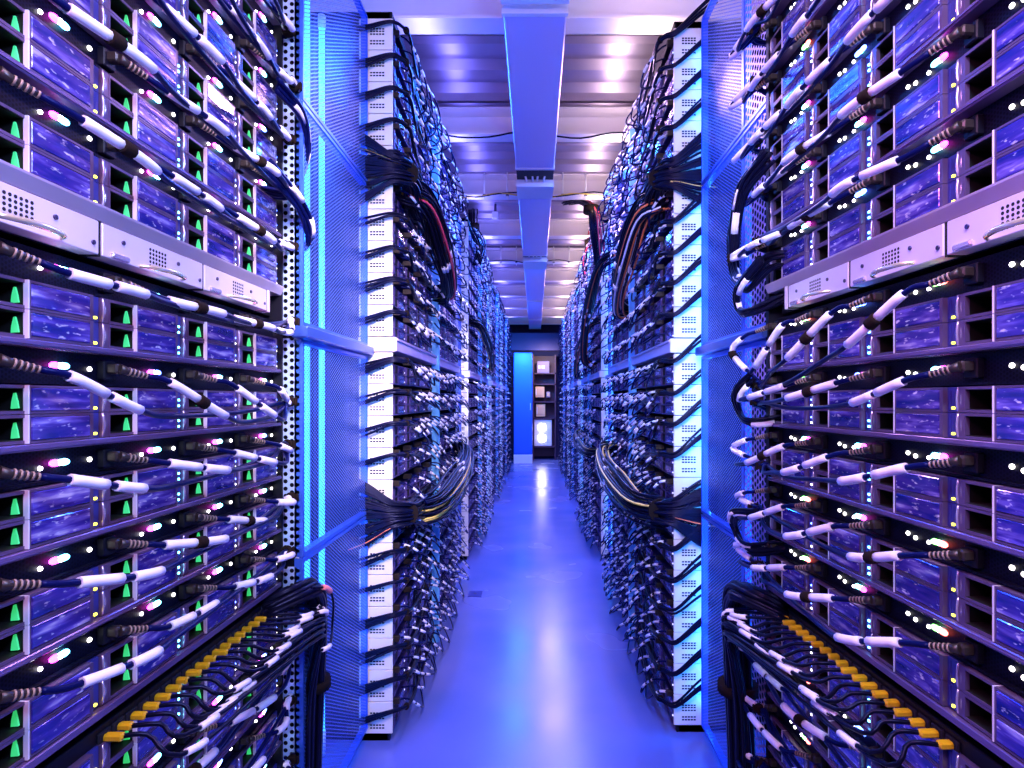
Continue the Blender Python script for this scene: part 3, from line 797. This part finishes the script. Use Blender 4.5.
# ------------------------------------------------------------------ room
def struct(name, b, m, loc=(0, 0, 0)): return b.build(name, m, None, loc, kind='structure')
XW, YB, YE, CZ = 1.75, -1.3, 15.0, EYE + 1.98
struct('floor', MB().box(-XW - .1, XW + .1, YB - .1, YE + .1, -.1, 0), 'floor')
struct('wall_left', MB().box(-XW - .1, -XW, YB, YE, 0, CZ), 'wall')
struct('wall_right', MB().box(XW, XW + .1, YB, YE, 0, CZ), 'wall')
struct('wall_end', MB().box(-XW, XW, YE, YE + .1, 0, CZ), 'endwall')
struct('wall_back', MB().box(-XW, XW, YB - .1, YB, 0, CZ), 'wall')
prof = []; y = YB
while y < YE:
    prof += [(y, CZ), (y + .10, CZ), (y + .13, CZ - .05), (y + .23, CZ - .05)]; y += .26
prof += [(YE, CZ), (YE, CZ + .1), (YB, CZ + .1)]
b = MB(); n = len(prof)
for x in (-XW, XW): b.v += [(x, p, q) for p, q in prof]
for i in range(n):
    k = (i + 1) % n; b.face([i, k, n + k, n + i])
struct('ceiling', b, 'deck')
ys = [1.6, 2.75, 3.95, 5.12, 6.4, 7.6, 8.8, 10.1, 11.4, 12.6, 13.8]
for i, y in enumerate(ys):
    b = MB(); z = EYE + 1.75
    b.box(-XW, XW, y, y + .13, z, z + .012); b.box(-XW, XW, y + .122, y + .13, z, CZ - .05); b.box(-XW, XW, y, y + .13, CZ - .062, CZ - .05)
    if i % 2 == 1 or i == 3:
        pass
    struct(f'trim_{i + 1}', b, 'beam')
# threaded rods on the beams
ORD = ['nearest', 'second', 'third', 'fourth', 'fifth']
k = 0
for bi, y in enumerate((5.12, 7.6)):
    for xi, x in enumerate((-.43, -.235, .235, .43)):
        t = thing('hanger_rod', f"pale threaded rod hanging at the {ORD[bi]} bolted ceiling beam, {['far left', 'inner left', 'inner right', 'far right'][xi]}", 'rod', (x, y - .03, EYE + 1.70), 0, 'hanger rods')
        b = MB(); b.tube([(0, 0, 0), (0, 0, .24)], .007, 8); b.build('rod', 'white', t)
        b = MB(); b.tube([(0, 0, .03), (0, 0, .045)], .014, 6); b.build('nut', 'screw', t)
# cable duct under the beams
SEGS = [(1.0, 2.55), (2.62, 4.40), (4.98, 7.04), (7.68, 10.2), (10.3, 12.6), (12.7, 14.3)]
for i, (a, c) in enumerate(SEGS):
    t = thing('cable_duct', f"lilac ceiling cable duct, {['nearest', 'second', 'third', 'fourth', 'fifth', 'sixth'][i]} length along the aisle", 'cable duct', (0, a, EYE + 1.69), 0, 'ceiling cable ducts')
    L = c - a
    b = MB(); b.bbox(-.14, .14, 0, L, .0, .07, .006); b.build('trough', 'duct', t)
    for yy in (.12, L - .12):
        for xx in (-.1, .1): MB().tube([(xx, yy, .06), (xx, yy, .245)], .006, 6).build('hanger', 'white', t)
    for ya, yb in ((-.004, .02), (L - .03, L + .004)): MB().box(-.145, .145, ya, yb, -.004, .074).build('end_band', 'white', t)
for i, y in enumerate((4.53, 7.06)):
    t = thing('duct_bracket', f"white duct bracket with hooks in the {['nearer', 'farther'][i]} gap of the ceiling duct", 'bracket', (0, y, EYE + 1.66), 0, 'duct brackets')
    b = MB(); b.box(-.145, .145, .14, .42 if i == 0 else .56, .0, .07); b.build('plate', 'white', t); MB().box(-.14, .14, -.1, .139, .055, .065).build('void_shade', 'black', t)  # black plate stands in for the dark void between duct lengths
    for x in (-.075, -.02, .02, .075):
        b = MB(); b.tube([(x, .07, .275), (x, .07, .06), (x * .9, .10, .04), (x * .9, .15, .04)], .008, 6); b.build('hook', 'white', t)
# sprinkler / sensor box on the ceiling
t = thing('ceiling_sensor', 'small white sensor box under the ceiling left of the duct', 'sensor', (-.39, 5.9, EYE + 1.78))
b = MB(); b.bbox(-.03, .03, -.02, .04, 0, .07, .006); b.build('body', 'white', t)
b = MB(); b.tube([(0, .01, .07), (0, .01, .16)], .012, 8); b.build('stem', 'screw', t)
# thin wires along the beams
for i, (y, z, m_) in enumerate(((3.93, 1.735, 'bcable'), (5.08, 1.74, 'bcable'), (5.08, 1.73, 'ycord'), (7.56, 1.745, 'bcable'))):
    q = [(-.9 + 1.8 * u / 9, y, EYE + z + .022 * math.sin(u * 1.9 + i)) for u in range(10)]
    t = thing('ceiling_wire', f"{['thin black wire sagging along the nearest ceiling beam', 'thin black wire along the beam with rods', 'thin gold wire along the beam with rods', 'thin black wire along the farther beam'][i]}", 'wire', (0, 0, 0))
    MB().tube(smooth(q, 3), .006, 6).build('cord', m_, t)
    MB().tube([(q[4][0], y, q[4][2] - .008), (q[4][0], y, q[4][2] + .008)], .011, 8).build('clip', 'screw', t)
# black bundles rising from the right racks to the ceiling
def riser(label, pts, n, spread, mats):
    t = thing('cable_riser', label, 'cable bundle', (0, 0, 0), 0, 'cable risers')
    for i in range(n):
        a, r2 = rb.random() * 6.283, math.sqrt(rb.random())
        o = Vector((spread * r2 * math.cos(a), spread * r2 * math.sin(a), 0))
        MB().tube(smooth([Vector(p) + o * (.7 + .6 * rb.random()) for p in pts], 4), .007, 5).build('strand', mats[i % len(mats)], t)
    p = Vector(pts[len(pts) // 2]); MB().tube([p - Vector((0, 0, .03)), p + Vector((0, 0, .03))], spread + .014, 12).build('strap', 'velcro', t)
riser('thick black cable riser from the right racks to the ceiling beam', [(.56, 5.3, EYE + 1.2), (.52, 5.2, EYE + 1.5), (.50, 5.3, EYE + 1.68), (.42, 5.6, EYE + 1.85), (.30, 5.7, EYE + 1.87)], 18, .06, ['bcable'] * 5 + ['red'])
riser('black cable riser from the fourth right rack to the ceiling', [(.58, 6.5, EYE + 1.3), (.55, 6.5, EYE + 1.5), (.60, 6.5, EYE + 1.7), (.62, 6.6, EYE + 1.9)], 14, .05, ['bcable'] * 4 + ['red'])
riser('black cable riser from the fourth left rack to the ceiling', [(-.56, 5.8, EYE + 1.3), (-.52, 5.8, EYE + 1.5), (-.60, 5.9, EYE + 1.7), (-.62, 6.0, EYE + 1.9)], 10, .04, ['bcable'])

# ------------------------------------------------------------------ end of the aisle
t = thing('tall_cabinet', 'tall blue-lit cabinet with white plinth at the end of the aisle', 'cabinet', (-.26, 13.5, 0))
b = MB(); b.bbox(-.22, .20, 0, .6, .20, EYE + 1.07, .01); b.build('body', 'bluedoor', t)
b = MB(); b.bbox(-.21, .185, -.012, .0, .24, EYE + 1.05, .003); b.build('door', 'bluedoor', t)
b = MB(); b.bbox(.150, .165, -.03, -.012, 1.2, 1.36, .003); b.build('handle', 'white', t)
b = MB(); b.bbox(-.22, .20, -.02, .6, 0, .20, .006); b.build('plinth', 'white', t)
b = MB(); b.bbox(-XW, XW, 13.9, 14.2, EYE + 1.15, EYE + 1.56, .01); struct('trim_20', b, 'endwall')
RX0, RX1, RYE = -.055, .50, 14.3
t = thing('equipment_rack', 'open maroon equipment rack at the end of the aisle', 'rack', (RX0, RYE, 0))
wd = RX1 - RX0; b = MB(); zt = EYE + 1.08
for x in (0, wd - .03): 
    for y in (0, .42): b.box(x, x + .03, y, y + .03, 0, zt)
b.box(0, .02, .03, .42, .05, zt); b.box(wd - .02, wd, .03, .42, .05, zt); b.box(0, wd, .44, .46, .05, zt); b.build('frame', 'maroon', t)
for z in (.30, EYE - .45, EYE - .06, EYE + .36, EYE + .62): MB().box(.0, wd, .0, .44, z, z + .025).build('shelf', 'maroon', t)
def item(name, label, cat, x0, x1, z0, z1, m, extra=None):
    t = thing(name, label, cat, (RX0, RYE, 0), 0)
    MB().bbox(x0, x1, .04, .36, z0, z1, .01).build('housing', m, t)
    if extra: extra(t, x0, x1, z0, z1)
def fr_panel(mm, k=.18):
    def f(t, x0, x1, z0, z1):
        dx, dz = (x1 - x0) * k, (z1 - z0) * k
        MB().bbox(x0 + dx, x1 - dx, .03, .045, z0 + dz, z1 - dz, .004).build('front_panel', mm, t)
        MB().bbox(x0 + dx * .3, x0 + dx * .8, .028, .045, z0 + dz, z1 - dz, .003).build('handle', 'white', t)
    return f
item('instrument_box', 'dim violet instrument box on the top shelf of the maroon rack', 'box', .10, .40, EYE + .645, EYE + .93, 'grey', fr_panel('white', .36))
item('storage_box', 'tan box on the upper middle shelf of the maroon rack', 'box', .06, .28, EYE + .06, EYE + .32, 'tan', fr_panel('tan', .2))
item('storage_box', 'tan box on the middle shelf of the maroon rack', 'box', .08, .30, EYE - .40, EYE - .10, 'tan', fr_panel('tan', .2))
item('small_box', 'narrow pale box beside the tan box on the upper middle shelf', 'box', .33, .42, EYE + .06, EYE + .2, 'grey', fr_panel('tan', .2))
def lamp(t, x0, x1, z0, z1):
    for zz in (.18, .58):
        h = (z1 - z0)
        MB().bbox(x0 + .11, x1 - .16, .015, .045, z0 + h * zz, z0 + h * (zz + .24), .01).build('lit_panel', 'e_lamp', t, label='glowing white panel')
item('light_box', 'white equipment box with two glowing panels low in the maroon rack', 'light box', .035, wd - .10, .33, EYE - .47, 'white', lamp)
# floor marker
t = thing('floor_hatch', 'small dark square hatch plate on the floor beside the left racks', 'hatch', (-.44, 4.42, 0))
MB().box(-.05, .05, -.06, .06, 0, .004).build('plate', 'ledcol', t); MB().box(-.012, .012, -.015, .015, .003, .006).build('latch', 'screw', t)

# ------------------------------------------------------------------ lamps and added fill lights
def area(name, loc, rot, sx, sy, power, c, spread=None):
    l = bpy.data.lights.new(name, 'AREA'); l.shape = 'RECTANGLE'; l.size, l.size_y = sx, sy; l.energy = power; l.color = c
    if spread: l.spread = math.radians(spread)
    o = bpy.data.objects.new(name, l); col.objects.link(o); o.location = loc; o.rotation_euler = rot; return o
# blue light tubes standing inside the gaps behind the perforated doors
def tube_lamp(label, x, y, sg):
    t = thing('light_tube', label, 'lamp', (x, y, 0), 0, 'blue light tubes')
    MB().tube([(0, 0, .10), (0, 0, EYE + 1.5)], .012, 10).build('tube', 'tube_b', t)
    MB().tube([(0, 0, 0), (0, 0, .10)], .016, 10).build('cap', 'white', t)
    MB().tube([(0, 0, EYE + 1.5), (0, 0, EYE + 1.55)], .016, 10).build('cap', 'white', t)
for side, sgn in (('left', -1), ('right', 1)):
    for n, (x, y) in enumerate(((.80, 2.10), (.86, 2.42)) if sgn < 0 else ((.90, 1.93), (.92, 2.2))):
        tube_lamp(f"glowing blue light tube behind the {['nearer', 'farther'][n]} part of the first {side} perforated door", sgn * x, y, sgn)
    for j in range(3):
        tube_lamp(f"glowing blue light tube in the {['second', 'third', 'fourth'][j]} gap between the {side} racks", sgn * .78, SEC[side][j + 1] - .35, sgn)
    MB().box(*sorted((sgn * 1.0, sgn * 1.03)), 1.82, 2.50, 0, EYE + 1.6).build('gap_reflector', 'gapw', None, label=f'added blue reflector panel in the first gap behind the {side} perforated door', cat='panel')  # unseen panel added so the door holes show blue

PI = math.pi
area('lamp_aisle_near', (0, .35, EYE + 1.6), (math.radians(25), 0, 0), .9, .5, 22, (.95, .70, 1))
area('tint_left', (.45, .1, EYE + .95), (math.radians(62), 0, math.radians(62)), .3, .3, 23, (.34, .46, 1))  # added blue fill that tints the left rack, no fixture there
area('tint_right', (-.45, .1, EYE + .95), (math.radians(62), 0, math.radians(-62)), .3, .3, 10, (1, .24, .70))  # added pink fill that tints the right rack, no fixture there
def aim(name, loc, to, sx, sy, power, c, spread):
    o = area(name, loc, (0, 0, 0), sx, sy, power, c, spread); o.rotation_euler = (Vector(to) - Vector(loc)).to_track_quat('-Z', 'Y').to_euler(); return o
aim('fill_left_door', (.25, .55, EYE + 1.2), (-.70, 2.35, EYE + .05), .1, .5, 4.5, (1, .78, .90), 45)  # added fill to lighten the left perforated door
aim('fill_left_plates', (.15, .3, EYE + .9), (-.66, 2.5, EYE + .1), .1, .1, .5, (1, .84, .60), 40)  # added warm fill for the left side plates
aim('fill_right_plates', (-.15, .3, EYE + .9), (.66, 2.55, EYE + .1), .1, .1, 1.3, (.55, .75, 1), 40)  # added cool fill for the right side plates
aim('fill_second_plates', (.1, 3.0, EYE + 1.5), (-.64, 5.36, EYE), .1, .1, 2.0, (1, .84, .66), 28)  # added warm fill for the next section's left plates
for sgn in (-1, 1): area('gap_fill', (sgn * .86, 1.86, EYE + .1), (PI / 2, 0, 0), .14, 2.8, 16, (.02, .24, 1))  # added hidden fill lighting the gap interior and the door backs
for i, y in enumerate((3.4, 6.1, 8.7, 11.2)):  # added unseen fill: blue tints the floor, lilac lifts the far wraps
    area('aisle_fill', (-.28, y, EYE + 1.72), (0, 0, 0), .08, 1.2, 33, (.02, .15, 1))
    area('aisle_fill', (.28, y, EYE + 1.72), (0, 0, 0), .08, .6, 12, (1, .56, 1))
    area('aisle_fill', (.38, y + .9, EYE + 1.72), (0, 0, 0), .08, .6, 22, (.02, .15, 1))
# blue strip lights in the gap mouths
for sgn in (-1, 1):
    sd = SEC['left' if sgn < 0 else 'right']
    for j in range(4):
        if sgn < 0 and j < 2: continue
        y = sd[j] - .05
        area('strip_blue', (sgn * .74, y, EYE + .1), (0, sgn * PI / 2, 0), 2.8, .02, 8, (.02, .22, 1))
# added unseen fills aimed up to colour the deck
area('deck_fill', (.53, 7.2, EYE + 1.64), (PI, 0, 0), .08, 12, 30, (1, .76, .72))
area('deck_fill', (-.53, 7.2, EYE + 1.64), (PI, 0, 0), .08, 12, 30, (.20, .20, 1))
area('end_fill', (-.28, 12.7, EYE + 1.05), (math.radians(40), 0, 0), .3, .1, 30, (.03, .28, 1))  # added blue fill to brighten the end cabinet
area('end_fill_warm', (.25, 13.5, EYE + 1.05), (math.radians(45), 0, 0), .2, .1, 9, (1, .7, .6))  # added warm fill to brighten the tan boxes
wd_ = bpy.data.worlds.new('world'); scn.world = wd_; wd_.use_nodes = True
wd_.node_tree.nodes['Background'].inputs[0].default_value = (.1, .15, .6, 1); wd_.node_tree.nodes['Background'].inputs[1].default_value = .05

vs = scn.view_settings; vs.view_transform = 'Standard'; vs.look = 'None'; vs.gamma = 1; vs.use_curve_mapping = False; vs.exposure = .8
scn.cycles.use_denoising = True
scn.cycles.max_bounces = 8; scn.cycles.transparent_max_bounces = 12
scn.cycles.sample_clamp_indirect = 6
print('servers', n_srv, n_far, 'cables', n_cab, n_fc, 'objects', len(bpy.data.objects))
